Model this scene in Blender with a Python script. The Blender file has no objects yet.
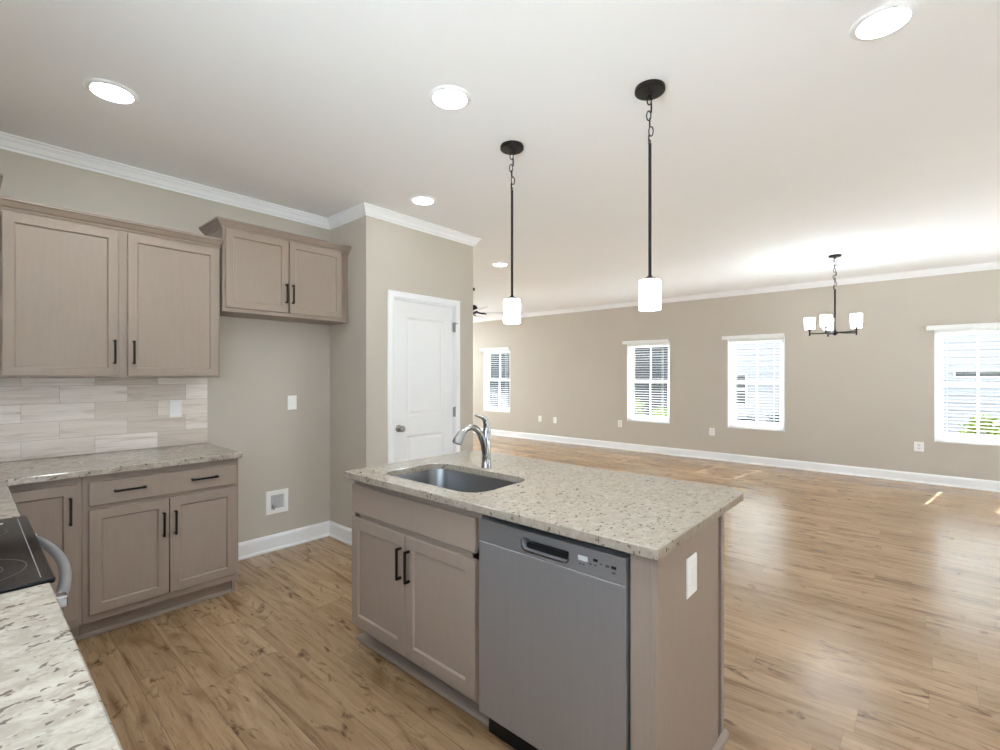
import bpy, bmesh, math, random
from mathutils import Vector, Matrix

random.seed(7)
S = bpy.context.scene
COL = S.collection

# ------------------------------------------------------------------ camera
cam_d = bpy.data.cameras.new('camera')
cam_d.sensor_width = 36.0
cam_d.lens = 476.7 / 1000 * 36
cam_d.clip_start = 0.02
cam_d.clip_end = 200
cam = bpy.data.objects.new('camera', cam_d)
COL.objects.link(cam)
cam.location = (0, 0, 1.40)
cam.rotation_euler = (math.radians(90), 0, math.radians(41.43 - 90))
S.camera = cam

# ------------------------------------------------------------------ sky, sun, exposure
world = bpy.data.worlds.new('sky')
S.world = world
world.use_nodes = True
wn = world.node_tree
wn.nodes['Background'].inputs[0].default_value = (0.74, 0.86, 1.0, 1)
wn.nodes['Background'].inputs[1].default_value = 6.8
sun_d = bpy.data.lights.new('sun', 'SUN')
sun_d.energy = 60.0
sun_d.color = (0.93, 0.97, 1.0)
sun_d.angle = math.radians(0.53)
sun = bpy.data.objects.new('sun', sun_d)
COL.objects.link(sun)
sun.location = (20, -4, 20)
_e = math.radians(52)
_sd = Vector((-math.cos(_e) * 0.987, math.cos(_e) * 0.16, -math.sin(_e)))
sun.rotation_euler = _sd.to_track_quat('-Z', 'Y').to_euler()
S.view_settings.view_transform = 'Standard'
S.view_settings.look = 'None'
S.view_settings.gamma = 1.0
S.view_settings.use_curve_mapping = False
S.view_settings.exposure = 0.17
S.cycles.max_bounces = 16
S.cycles.diffuse_bounces = 10
LENS_POWER = 105.0     # recessed lamps, kitchen
DIM_POWER = 22.0       # the lamp close to the pantry door
LIVING_POWER = 650.0    # unseen living room lamps, added to brighten it
PENDANT_POWER = 15.0    # pendant shades
CHANDELIER_POWER = 18.0

# ------------------------------------------------------------------ node helpers
def srgb(r, g, b):
    f = lambda c: c / 12.92 if c <= 0.04045 else ((c + 0.055) / 1.055) ** 2.4
    return (f(r / 255), f(g / 255), f(b / 255), 1.0)

class N:
    def __init__(self, name):
        self.m = bpy.data.materials.new(name)
        self.m.use_nodes = True
        self.t = self.m.node_tree
        self.b = self.t.nodes['Principled BSDF']
        self.out = self.t.nodes['Material Output']
    def new(self, kind, **kw):
        n = self.t.nodes.new(kind)
        for k, v in kw.items():
            setattr(n, k, v)
        return n
    def link(self, a, b):
        self.t.links.new(a, b)
    def setin(self, sock, v):
        if hasattr(v, 'links') or isinstance(v, bpy.types.NodeSocket):
            self.link(v, sock)
        else:
            sock.default_value = v
    def coord(self, scale=(1, 1, 1), loc=(0, 0, 0)):
        c = self.new('ShaderNodeTexCoord')
        mp = self.new('ShaderNodeMapping')
        mp.inputs['Scale'].default_value = scale
        mp.inputs['Location'].default_value = loc
        self.link(c.outputs['Object'], mp.inputs['Vector'])
        return mp.outputs['Vector']
    def noise(self, vec, scale=5, detail=4, rough=0.55, dist=0.0):
        n = self.new('ShaderNodeTexNoise')
        self.link(vec, n.inputs['Vector'])
        n.inputs['Scale'].default_value = scale
        n.inputs['Detail'].default_value = detail
        n.inputs['Roughness'].default_value = rough
        n.inputs['Distortion'].default_value = dist
        return n.outputs['Fac']
    def ramp(self, fac, stops):
        r = self.new('ShaderNodeValToRGB')
        while len(r.color_ramp.elements) < len(stops):
            r.color_ramp.elements.new(0.5)
        for e, (p, c) in zip(r.color_ramp.elements, stops):
            e.position = p
            e.color = c if hasattr(c, '__len__') else (c, c, c, 1)
        self.link(fac, r.inputs['Fac'])
        return r.outputs['Color']
    def mix(self, fac, a, b, mode='MIX'):
        m = self.new('ShaderNodeMix', data_type='RGBA', blend_type=mode)
        self.setin(m.inputs[0], fac)
        self.setin(m.inputs[6], a)
        self.setin(m.inputs[7], b)
        return m.outputs[2]
    def math(self, op, a, b=0.0, c=0.0):
        m = self.new('ShaderNodeMath', operation=op)
        self.setin(m.inputs[0], a)
        self.setin(m.inputs[1], b)
        self.setin(m.inputs[2], c)
        return m.outputs[0]
    def bump(self, h, strength=0.2, dist=0.01):
        b = self.new('ShaderNodeBump')
        b.inputs['Strength'].default_value = strength
        b.inputs['Distance'].default_value = dist
        self.link(h, b.inputs['Height'])
        self.link(b.outputs['Normal'], self.b.inputs['Normal'])
    def base(self, c, rough=0.5, metal=0.0, spec=0.5):
        self.setin(self.b.inputs['Base Color'], c)
        self.setin(self.b.inputs['Roughness'], rough)
        self.b.inputs['Metallic'].default_value = metal
        self.b.inputs['Specular IOR Level'].default_value = spec

def plain(name, c, rough=0.5, metal=0.0, spec=0.5, var=0.04, scale=6.0, bump=0.0):
    n = N(name)
    v = n.coord()
    f = n.noise(v, scale, 3)
    lo = tuple(x * (1 - var) for x in c[:3]) + (1,)
    hi = tuple(min(1, x * (1 + var)) for x in c[:3]) + (1,)
    n.base(n.ramp(f, [(0.3, lo), (0.7, hi)]), rough, metal, spec)
    if bump:
        n.bump(n.noise(n.coord(), 220, 3), bump, 0.002)
    return n.m

def glow(name, c, strength):
    n = N(name)
    n.base(c, 0.4)
    n.setin(n.b.inputs['Emission Color'], c)
    n.b.inputs['Emission Strength'].default_value = strength
    return n.m

def cabinet_mat():
    n = N('taupe_stained_maple')
    v = n.coord((14, 14, 1.2))
    g = n.noise(v, 6.0, 6, 0.6, 0.4)
    big = n.noise(n.coord((1, 1, 0.6)), 3.0, 2)
    c = n.ramp(g, [(0.25, srgb(154, 138, 126)), (0.75, srgb(161, 145, 133))])
    c = n.mix(n.math('MULTIPLY', big, 0.25), c, srgb(148, 132, 120))
    n.base(c, 0.42, 0, 0.4)
    n.bump(g, 0.02, 0.001)
    return n.m

def floor_mat():
    n = N('oak_plank_floor')
    c = n.new('ShaderNodeTexCoord')
    sep = n.new('ShaderNodeSeparateXYZ')
    n.link(c.outputs['Object'], sep.inputs[0])
    W, L = 0.178, 1.22
    xr = n.math('DIVIDE', sep.outputs[0], W)
    row = n.math('FLOOR', xr)
    fx = n.math('FRACT', xr)
    wn1 = n.new('ShaderNodeTexWhiteNoise', noise_dimensions='1D')
    n.link(row, wn1.inputs['W'])
    yr = n.math('ADD', n.math('DIVIDE', sep.outputs[1], L), n.math('MULTIPLY', wn1.outputs['Value'], 7.31))
    colm = n.math('FLOOR', yr)
    fy = n.math('FRACT', yr)
    cmb = n.new('ShaderNodeCombineXYZ')
    n.link(row, cmb.inputs[0]); n.link(colm, cmb.inputs[1])
    wn2 = n.new('ShaderNodeTexWhiteNoise', noise_dimensions='2D')
    n.link(cmb.outputs[0], wn2.inputs['Vector'])
    rnd = wn2.outputs['Value']
    # grain coordinates, shifted plank by plank
    sx = n.math('MULTIPLY', sep.outputs[0], 9.0)
    sy = n.math('MULTIPLY', sep.outputs[1], 0.62)
    sz = n.math('MULTIPLY', rnd, 37.0)
    cv = n.new('ShaderNodeCombineXYZ')
    n.link(sx, cv.inputs[0]); n.link(sy, cv.inputs[1]); n.link(sz, cv.inputs[2])
    grain = n.noise(cv.outputs[0], 2.2, 8, 0.62, 0.9)
    fine = n.noise(cv.outputs[0], 11.0, 5, 0.6, 0.3)
    cv2 = n.new('ShaderNodeCombineXYZ')
    n.link(n.math('MULTIPLY', sep.outputs[0], 3.4), cv2.inputs[0]); n.link(n.math('MULTIPLY', sep.outputs[1], 0.75), cv2.inputs[1]); n.link(sz, cv2.inputs[2])
    cloud = n.noise(cv2.outputs[0], 2.4, 4, 0.55, 1.2)
    base = n.ramp(grain, [(0.27, srgb(118, 88, 61)), (0.42, srgb(168, 138, 106)), (0.58, srgb(183, 153, 120)), (0.78, srgb(196, 168, 136))])
    tint = n.ramp(rnd, [(0.0, srgb(228, 224, 219)), (0.5, srgb(242, 240, 237)), (1.0, srgb(255, 255, 255))])
    col = n.mix(1.0, base, tint, 'MULTIPLY')
    col = n.mix(n.ramp(cloud, [(0.52, 0.0), (0.70, 0.60)]), col, srgb(118, 87, 60))
    col = n.mix(n.ramp(fine, [(0.56, 0.0), (0.72, 0.42)]), col, srgb(102, 74, 50))
    # knots and dark mineral streaks
    cv3 = n.new('ShaderNodeCombineXYZ')
    n.link(n.math('MULTIPLY', sep.outputs[0], 7.5), cv3.inputs[0]); n.link(n.math('MULTIPLY', sep.outputs[1], 2.3), cv3.inputs[1]); n.link(sz, cv3.inputs[2])
    knot = n.noise(cv3.outputs[0], 1.7, 3, 0.6, 1.6)
    col = n.mix(n.ramp(knot, [(0.58, 0.0), (0.65, 0.4), (0.72, 0.85)]), col, srgb(78, 51, 33))
    seam = n.math('MAXIMUM', n.math('LESS_THAN', fx, 0.014), n.math('MULTIPLY', n.math('LESS_THAN', fy, 0.002), 0.6))
    col = n.mix(n.math('MULTIPLY', seam, 0.5), col, srgb(70, 50, 34))
    rg = n.math('MULTIPLY_ADD', grain, 0.12, 0.18)
    n.base(col, rg, 0, 0.5)
    n.bump(n.math('SUBTRACT', n.math('MULTIPLY', fine, 0.5), n.math('MULTIPLY', seam, 0.8)), 0.10, 0.002)
    return n.m

def granite_mat(name, base, light, grey, dark, cloud=0.5, dens=0.64, size=1.0):
    n = N(name)
    k = 1.0 / size
    cl = n.noise(n.coord((k, 1.25*k, k)), 22, 4, 0.6, 0.4)
    c = n.mix(n.ramp(cl, [(0.42, cloud), (0.60, 0.0)]), base, grey)
    c = n.mix(n.ramp(cl, [(0.58, 0.0), (0.72, cloud)]), c, light)
    m = n.noise(n.coord((k, 1.5*k, k), (2, 7, 1)), 46, 3, 0.6, 0.3)
    c = n.mix(n.ramp(m, [(0.58, 0.0), (0.66, 0.6)]), c, grey)
    w = n.noise(n.coord((k, 1.7*k, k), (9, 4, 1)), 62, 2)
    c = n.mix(n.ramp(w, [(0.62, 0.0), (0.70, 0.55)]), c, light)
    s = n.noise(n.coord((k, 1.5*k, k), (3, 1, 2)), 44, 2, 0.5, 0.3)
    c = n.mix(n.ramp(s, [(dens, 0.0), (dens + 0.04, 0.8)]), c, dark)
    n.base(c, 0.14, 0, 0.5)
    return n.m

def tile_mat():
    n = N('wood_look_wall_tile')
    c = n.new('ShaderNodeTexCoord')
    sep = n.new('ShaderNodeSeparateXYZ')
    n.link(c.outputs['Object'], sep.inputs[0])
    along = n.math('ADD', sep.outputs[0], sep.outputs[1])
    zr = n.math('DIVIDE', sep.outputs[2], 0.1058)
    row = n.math('FLOOR', zr)
    fz = n.math('FRACT', zr)
    off = n.math('MULTIPLY', n.math('MODULO', row, 2.0), 0.5)
    xr = n.math('ADD', n.math('DIVIDE', along, 0.327), off)
    colm = n.math('FLOOR', xr)
    fx = n.math('FRACT', xr)
    cmb = n.new('ShaderNodeCombineXYZ')
    n.link(row, cmb.inputs[0]); n.link(colm, cmb.inputs[1])
    wn2 = n.new('ShaderNodeTexWhiteNoise', noise_dimensions='2D')
    n.link(cmb.outputs[0], wn2.inputs['Vector'])
    cv = n.new('ShaderNodeCombineXYZ')
    n.link(n.math('MULTIPLY', along, 2.0), cv.inputs[0])
    n.link(n.math('MULTIPLY', sep.outputs[2], 22.0), cv.inputs[1])
    n.link(n.math('MULTIPLY', wn2.outputs['Value'], 31.0), cv.inputs[2])
    g = n.noise(cv.outputs[0], 1.6, 5, 0.6, 0.7)
    col = n.ramp(g, [(0.26, srgb(205, 194, 185)), (0.46, srgb(240, 231, 223)), (0.7, srgb(250, 243, 237))])
    tint = n.ramp(wn2.outputs['Value'], [(0, srgb(222, 216, 210)), (0.5, srgb(246, 244, 242)), (1, srgb(255, 255, 255))])
    col = n.mix(1.0, col, tint, 'MULTIPLY')
    seam = n.math('MAXIMUM', n.math('LESS_THAN', fx, 0.008), n.math('LESS_THAN', fz, 0.026))
    col = n.mix(seam, col, srgb(196, 186, 177))
    n.base(col, 0.34, 0, 0.5)
    n.bump(n.math('MULTIPLY', seam, -1.0), 0.3, 0.002)
    return n.m

def steel_mat(name, c, rough, axis=2, metal=1.0):
    n = N(name)
    sc = [220, 220, 220]; sc[axis] = 3
    g = n.noise(n.coord(tuple(sc)), 1.0, 3)
    n.base(n.ramp(g, [(0.3, tuple(x * 0.93 for x in c[:3]) + (1,)), (0.7, c)]), n.math('MULTIPLY_ADD', g, 0.12, rough - 0.06), metal)
    return n.m

def glass_mat(name, c):
    n = N(name)
    tr = n.new('ShaderNodeBsdfTransparent')
    tr.inputs[0].default_value = c
    gl = n.new('ShaderNodeBsdfGlossy')
    gl.inputs['Roughness'].default_value = 0.02
    mx = n.new('ShaderNodeMixShader')
    mx.inputs[0].default_value = 0.03
    n.link(tr.outputs[0], mx.inputs[1]); n.link(gl.outputs[0], mx.inputs[2])
    n.link(mx.outputs[0], n.out.inputs['Surface'])
    return n.m

M = {}
M['cab'] = cabinet_mat()
M['floor'] = floor_mat()
M['granite'] = granite_mat('cream_granite', srgb(176, 166, 153), srgb(188, 179, 167), srgb(142, 132, 121), srgb(84, 72, 62), 0.6, 0.615, 0.95)
M['granite_i'] = granite_mat('cream_granite_shaded', srgb(168, 157, 144), srgb(182, 172, 160), srgb(143, 131, 118), srgb(88, 76, 65), 0.40, 0.622, 0.85)  # same stone as the counter runs, its duller light put into the colour
M['tile'] = tile_mat()
M['wall'] = plain('warm_grey_paint', srgb(196, 188, 177), 0.75, 0, 0.25, 0.01, 2.0, 0.02)
M['ceil'] = plain('flat_white_ceiling_paint', srgb(248, 248, 249), 0.9, 0, 0.1, 0.006, 2.0, 0.02)
M['trim'] = plain('white_trim_paint', srgb(243, 243, 244), 0.35, 0, 0.5, 0.01)
M['door'] = plain('white_door_paint', srgb(238, 238, 239), 0.38, 0, 0.5, 0.01)
M['plastic'] = plain('white_plastic', srgb(248, 246, 243), 0.35, 0, 0.5, 0.01)
M['slat'] = plain('white_blind_slat', srgb(244, 244, 243), 0.45, 0, 0.4, 0.01)
M['vinyl'] = plain('white_vinyl_frame', srgb(244, 245, 246), 0.4, 0, 0.5, 0.01)
M['bronze'] = plain('dark_bronze_metal', srgb(46, 40, 36), 0.38, 0.8, 0.5, 0.05)
M['black'] = plain('matte_black_metal', srgb(36, 35, 36), 0.4, 0.6, 0.5, 0.05)
M['dark'] = plain('black_gap_shade_and_parts', srgb(26, 24, 23), 0.6, 0, 0.3, 0.05)  # near-black for real black parts and for shade painted into gaps
M['blackplastic'] = plain('black_plastic', srgb(28, 28, 29), 0.3, 0, 0.5, 0.05)
M['steel'] = steel_mat('brushed_stainless', srgb(178, 180, 185), 0.38, 2, 0.72)
M['steel_h'] = steel_mat('brushed_stainless_across', srgb(176, 178, 183), 0.34, 1, 0.75)
M['sink'] = steel_mat('satin_sink_steel', srgb(150, 151, 153), 0.36, 1)
M['nickel'] = plain('brushed_nickel', srgb(160, 159, 157), 0.28, 1.0, 0.5, 0.05)
M['chrome'] = plain('polished_nickel', srgb(172, 171, 170), 0.12, 1.0, 0.5, 0.03)
M['glasstop'] = plain('black_ceramic_glass', srgb(14, 15, 18), 0.09, 0, 0.35, 0.03)
M['ring'] = plain('grey_burner_print', srgb(96, 96, 97), 0.35, 0, 0.4, 0.05)
M['slot'] = plain('grey_socket_plastic', srgb(226, 225, 222), 0.4, 0, 0.4, 0.02)
M['greybox'] = plain('grey_valve_box', srgb(186, 186, 188), 0.5, 0, 0.3, 0.05, 30)
M['glass'] = glass_mat('clear_window_glass', (0.96, 0.98, 0.98, 1))
M['glass_e'] = glass_mat('coated_window_glass', (0.84, 0.86, 0.86, 1))
M['lens'] = glow('glowing_lens', (0.88, 0.97, 1.0, 1), LENS_POWER)
M['lens_d'] = glow('dim_glowing_lens', (0.88, 0.97, 1.0, 1), DIM_POWER)
M['lens_l'] = glow('added_living_lens', (0.88, 0.97, 1.0, 1), LIVING_POWER)
M['shade'] = glow('glowing_frosted_glass', (0.92, 0.98, 1.0, 1), PENDANT_POWER)
M['shade_c'] = glow('glowing_cup_glass', (0.92, 0.98, 1.0, 1), CHANDELIER_POWER)
M['siding'] = plain('pale_blue_grey_siding', srgb(140, 138, 145), 0.6, 0, 0.3, 0.02, 3)
M['siding_dark'] = plain('slate_grey_siding', srgb(62, 61, 66), 0.7, 0, 0.3, 0.05, 3)
M['darkglass'] = plain('dark_house_window', srgb(40, 43, 50), 0.15, 0, 0.5, 0.1)
M['roofing'] = plain('grey_shingle_roof', srgb(92, 90, 90), 0.9, 0, 0.2, 0.15, 40)
M['leaf'] = plain('yellow_green_leaf', srgb(92, 102, 30), 0.5, 0, 0.3, 0.2, 30)
M['leaf2'] = plain('deep_green_leaf', srgb(60, 80, 38), 0.5, 0, 0.3, 0.2, 30)
M['leaf3'] = plain('dusky_grey_green_leaf', srgb(50, 55, 58), 0.5, 0, 0.3, 0.2, 30)
M['stem'] = plain('brown_stem', srgb(92, 72, 52), 0.8)
M['grass'] = plain('lawn_grass', srgb(74, 90, 40), 0.9, 0, 0.1, 0.25, 12)
M['fence'] = plain('pale_grey_fence', srgb(92, 93, 99), 0.7)
M['leaf4'] = plain('bright_lawn_green_leaf', srgb(118, 136, 44), 0.5, 0, 0.3, 0.2, 30)
M['added_patio'] = plain('pale_bounce_concrete', srgb(226, 226, 224), 0.9, 0, 0.1, 0.05, 5)
M['fanblade'] = plain('white_fan_blade', srgb(226, 226, 232), 0.5, 0, 0.3, 0.03)

# ------------------------------------------------------------------ geometry helpers
WORLD = {}

class MB:
    """collects shapes, then links them as one mesh object"""
    def __init__(self):
        self.b = bmesh.new()
    def face(self, pts):
        vs = [self.b.verts.new(p) for p in pts]
        return self.b.faces.new(vs)
    def box(self, x0, x1, y0, y1, z0, z1, bev=0.0, mat=None, seg=1):
        if x0 > x1: x0, x1 = x1, x0
        if y0 > y1: y0, y1 = y1, y0
        if z0 > z1: z0, z1 = z1, z0
        v = [self.b.verts.new(p) for p in ((x0,y0,z0),(x1,y0,z0),(x1,y1,z0),(x0,y1,z0),(x0,y0,z1),(x1,y0,z1),(x1,y1,z1),(x0,y1,z1))]
        fs = [self.b.faces.new([v[i] for i in q]) for q in ((3,2,1,0),(4,5,6,7),(0,1,5,4),(1,2,6,5),(2,3,7,6),(3,0,4,7))]
        if bev:
            es = list({e for f in fs for e in f.edges})
            r = bmesh.ops.bevel(self.b, geom=es, offset=bev, segments=seg, affect='EDGES', profile=0.5)
            v = list({x for f in r['faces'] for x in f.verts} | {x for x in v if x.is_valid})
        if mat is not None:
            for x in v: x.co = mat @ x.co
        return self
    def loft(self, loops, cap0=True, cap1=True, closed=True):
        L = [[self.b.verts.new(p) for p in lp] for lp in loops]
        n = len(L[0])
        rng = n if closed else n - 1
        for a, c in zip(L, L[1:]):
            for i in range(rng):
                j = (i + 1) % n
                try: self.b.faces.new((a[i], a[j], c[j], c[i]))
                except ValueError: pass
        if cap0: self.b.faces.new(L[0][::-1])
        if cap1: self.b.faces.new(L[-1])
        return self
    def lathe(self, prof, o=(0, 0, 0), ax=(0, 0, 1), n=24, cap0=True, cap1=True):
        ax = Vector(ax).normalized()
        u = ax.orthogonal().normalized(); w = ax.cross(u)
        o = Vector(o)
        loops = []
        for r, h in prof:
            r = max(r, 1e-5)
            loops.append([o + ax * h + (u * math.cos(2*math.pi*i/n) + w * math.sin(2*math.pi*i/n)) * r for i in range(n)])
        return self.loft(loops, cap0, cap1)
    def cyl(self, p0, p1, r, n=16, r1=None, ch=0.0):
        p0 = Vector(p0); p1 = Vector(p1); d = p1 - p0; h = d.length
        r1 = r if r1 is None else r1
        if ch: prof = [(r-ch,0),(r,ch),(r1,h-ch),(r1-ch,h)]
        else: prof = [(r,0),(r1,h)]
        return self.lathe(prof, p0, d, n)
    def tube(self, pts, radii, n=12, closed=False):
        pts = [Vector(p) for p in pts]
        if not hasattr(radii, '__len__'): radii = [radii] * len(pts)
        k = len(pts)
        tang = []
        for i in range(k):
            if closed: t = pts[(i+1) % k] - pts[i-1]
            else: t = pts[min(i+1, k-1)] - pts[max(i-1, 0)]
            tang.append(t.normalized())
        u = tang[0].orthogonal().normalized()
        loops = []
        for i in range(k):
            u = (u - tang[i] * u.dot(tang[i])).normalized()
            w = tang[i].cross(u)
            r = radii[i]
            if not hasattr(r, '__len__'): r = (r, r)
            loops.append([pts[i] + u * r[0] * math.cos(2*math.pi*j/n) + w * r[1] * math.sin(2*math.pi*j/n) for j in range(n)])
        if closed:
            loops.append(loops[0])
            return self.loft(loops, False, False)
        return self.loft(loops)
    def build(self, name, mat, parent=None, origin=None, smooth=False, kind=None):
        base = WORLD.get(parent.name, Vector((0,0,0))) if parent else Vector(origin or (0,0,0))
        bmesh.ops.remove_doubles(self.b, verts=self.b.verts, dist=1e-6)
        bmesh.ops.recalc_face_normals(self.b, faces=self.b.faces)
        for v in self.b.verts: v.co -= base
        me = bpy.data.meshes.new(name)
        self.b.to_mesh(me); self.b.free()
        if smooth:
            for p in me.polygons: p.use_smooth = True
            try: me.set_sharp_from_angle(angle=math.radians(38))
            except Exception: pass
        me.materials.append(mat)
        o = bpy.data.objects.new(name, me)
        COL.objects.link(o)
        if parent:
            o.parent = parent
        else:
            o.location = base
        WORLD[o.name] = base
        if kind: o['kind'] = kind
        return o

def tag(o, label, cat, group=None, kind=None):
    o['label'] = label; o['category'] = cat
    if group: o['group'] = group
    if kind: o['kind'] = kind
    return o

def thing(name, label, cat, loc=(0,0,0), group=None):
    o = bpy.data.objects.new(name, None)
    o.empty_display_size = 0.1
    COL.objects.link(o)
    o.location = loc
    WORLD[o.name] = Vector(loc)
    return tag(o, label, cat, group)

def struct(name, mb, mat, label=None, smooth=False, parent=None):
    o = mb.build(name, mat, parent, None, smooth, 'structure')
    if label: o['label'] = label
    return o

def copy_tree(o, parent=None):
    c = o.copy(); COL.objects.link(c)
    if parent: c.parent = parent
    for ch in o.children: copy_tree(ch, c)
    return c

class Frame:
    """u across the front, n out of the front, z up"""
    def __init__(self, o, u, n):
        self.o = Vector(o); self.u = Vector(u); self.n = Vector(n)
    def p(self, u, n, z):
        return self.o + self.u * u + self.n * n + Vector((0, 0, z))
    def rect(self, u0, u1, z0, z1, n, inset=0.0):
        return [self.p(u0+inset, n, z0+inset), self.p(u1-inset, n, z0+inset), self.p(u1-inset, n, z1-inset), self.p(u0+inset, n, z1-inset)]
    def mbox(self, mb, u0, u1, n0, n1, z0, z1, bev=0.0):
        m = Matrix.Identity(4)
        for i in range(3):
            m[i][0] = self.u[i]; m[i][1] = self.n[i]; m[i][2] = (0,0,1)[i]; m[i][3] = self.o[i]
        return mb.box(u0, u1, n0, n1, z0, z1, bev, m)

def shaker(fr, u0, u1, z0, z1, n0=0.0, t=0.02, rail=0.051):
    mb = MB()
    fr.mbox(mb, u0+0.012, u1-0.012, 0.0, 0.0032, z0+0.012, z1-0.012)   # bumper pads keep a thin dark gap
    n0 += 0.003; t -= 0.003
    R = lambda n, i: fr.rect(u0, u1, z0, z1, n, i)
    mb.loft([R(n0,0), R(n0+t-0.002,0), R(n0+t,0.002), R(n0+t,rail-0.001), R(n0+t-0.001,rail), R(n0+t-0.0075,rail+0.0045), R(n0+t-0.009,rail+0.0055)])
    return mb

def slab_front(fr, u0, u1, z0, z1, n0=0.0, t=0.02):
    mb = MB()
    fr.mbox(mb, u0+0.012, u1-0.012, 0.0, 0.0032, z0+0.012, z1-0.012)
    n0 += 0.003; t -= 0.003
    R = lambda n, i: fr.rect(u0, u1, z0, z1, n, i)
    mb.loft([R(n0,0), R(n0+t-0.003,0), R(n0+t,0.003)])
    return mb

def bar_pull(fr, u, z, length, vertical, n0, parent):
    mb = MB()
    h = length / 2; w = 0.0055; so = 0.030
    if vertical:
        fr.mbox(mb, u-w, u+w, n0+so-0.010, n0+so, z-h, z+h, 0.0015)
        for s in (-1, 1):
            zc = z + s * (h - 0.006)
            fr.mbox(mb, u-w, u+w, n0-0.0005, n0+so-0.004, zc-0.0055, zc+0.0055, 0.001)
    else:
        fr.mbox(mb, u-h, u+h, n0+so-0.010, n0+so, z-w, z+w, 0.0015)
        for s in (-1, 1):
            uc = u + s * (h - 0.006)
            fr.mbox(mb, uc-0.0055, uc+0.0055, n0-0.0005, n0+so-0.004, z-w, z+w, 0.001)
    o = mb.build('bar_handle', M['bronze'], parent)
    o['label'] = 'dark bronze bar handle'
    return o

def sweep(mb, path, prof, side=1, closed=False):
    """path of (x, y); prof of (out, z) closed outline; out is to the left of travel * side"""
    P = [Vector((p[0], p[1])) for p in path]; k = len(P)
    loops = []
    for i in range(k):
        if closed: a, b, c = P[i-1], P[i], P[(i+1) % k]
        else: a, b, c = P[max(i-1,0)], P[i], P[min(i+1,k-1)]
        d0 = (b - a); d1 = (c - b)
        if d0.length < 1e-9: d0 = d1
        if d1.length < 1e-9: d1 = d0
        d0.normalize(); d1.normalize()
        n0 = Vector((-d0.y, d0.x)) * side; n1 = Vector((-d1.y, d1.x)) * side
        m = (n0 + n1); m.normalize()
        s = 1.0 / max(0.2, m.dot(n0))
        loops.append([(b.x + m.x*s*o, b.y + m.y*s*o, z) for o, z in prof])
    if closed:
        loops.append(loops[0]); mb.loft(loops, False, False)
    else:
        mb.loft(loops)
    return mb

def rrect(x0, x1, y0, y1, r, z, n=6):
    rs = r if hasattr(r, '__len__') else (r,)*4
    pts = []
    for (cx, cy, a0, rr) in ((x1, y1, 0, rs[0]), (x0, y1, 90, rs[1]), (x0, y0, 180, rs[2]), (x1, y0, 270, rs[3])):
        sx = -1 if cx == x1 else 1; sy = -1 if cy == y1 else 1
        for i in range(n + 1):
            a = math.radians(a0 + 90 * i / n)
            pts.append((cx + sx*rr + rr*math.cos(a), cy + sy*rr + rr*math.sin(a), z))
    return pts

# ------------------------------------------------------------------ room dimensions (metres)
XB, YA = -0.51, 3.88            # kitchen walls behind range and cabinets
XP, YP, XP2 = 2.147, 3.32, 3.358  # pantry box
XF = 8.25                       # far wall with the windows
YL, YR = 9.6, -4.0
ZC = 2.75
WIN = [(6.975, 7.80), (3.30, 4.115), (1.54, 2.353), (-0.94, -0.128)]
WZ0, WZ1 = 0.545, 2.00

def wall_boxes(mb, axis, c0, c1, a0, a1, z0, z1, holes):
    """solid wall slab with rectangular holes; axis 'x': plane at X, runs along Y"""
    def b(p0, p1, q0, q1):
        if p1 - p0 < 1e-6 or q1 - q0 < 1e-6: return
        if axis == 'x': mb.box(c0, c1, p0, p1, q0, q1)
        else: mb.box(p0, p1, c0, c1, q0, q1)
    cur = a0
    for h0, h1, hz0, hz1 in sorted(holes):
        b(cur, h0, z0, z1)
        b(h0, h1, z0, hz0); b(h0, h1, hz1, z1)
        cur = h1
    b(cur, a1, z0, z1)

# floor, ceiling
struct('floor', MB().box(XB-0.15, XF+0.16, YR-0.15, YL+0.15, -0.12, 0.0), M['floor'], 'oak plank floor')
struct('ceiling', MB().box(XB-0.15, XF+0.16, YR-0.15, YL+0.15, ZC, ZC+0.2), M['ceil'], 'flat white ceiling')
# walls
w = MB(); wall_boxes(w, 'x', XF, XF+0.16, YR-0.15, YL+0.15, 0, ZC, [(a, b, WZ0, WZ1) for a, b in WIN])
struct('wall_far', w, M['wall'], 'long warm grey wall with four windows')
w = MB(); w.box(XB-0.15, XP+0.11, YA, YA+0.15, 0, ZC)
struct('wall_kitchen', w, M['wall'], 'warm grey wall behind the cabinets')
KW = (-0.45, 1.50, 1.16, 2.40)  # unseen opening, added to light the island front and ceiling
w = MB(); wall_boxes(w, 'x', XB-0.15, XB, YR, YA, 0, ZC, [KW])
struct('wall_range', w, M['wall'])
struct('wall_pantry_side', MB().box(XP, XP+0.11, YP+0.11, YA, 0, ZC), M['wall'], 'short warm grey return wall beside the fridge space')
DX0, DX1, DZ = 2.405, 3.118, 2.052
w = MB(); wall_boxes(w, 'y', YP, YP+0.11, XP, XP2, 0, ZC, [(DX0, DX1, 0, DZ)])
struct('wall_pantry_front', w, M['wall'], 'warm grey wall around the white door')
struct('wall_pantry_right', MB().box(XP2-0.11, XP2, YP+0.11, YL, 0, ZC), M['wall'])
LW = (3.45, 5.10, 0.0, 2.3)  # added out of view, brings daylight into the living room
LW2 = (6.6, 7.7, 0.6, 2.1)  # added out of view to lift the living room ceiling
w = MB(); wall_boxes(w, 'y', YL, YL+0.15, XP2-0.11, XF, 0, ZC, [LW, LW2])
struct('wall_left', w, M['wall'])
PD = (4.9, 6.8, 0.0, 2.2)  # added glazed opening, never seen, for daylight from the right
BD = (0.15, 1.05, 0.0, 2.10)  # unseen opening, added so daylight reaches the base cabinets
w = MB(); wall_boxes(w, 'y', YR-0.15, YR, XB-0.15, XF, 0, ZC, [PD, BD])
struct('wall_right', w, M['wall'])

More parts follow.
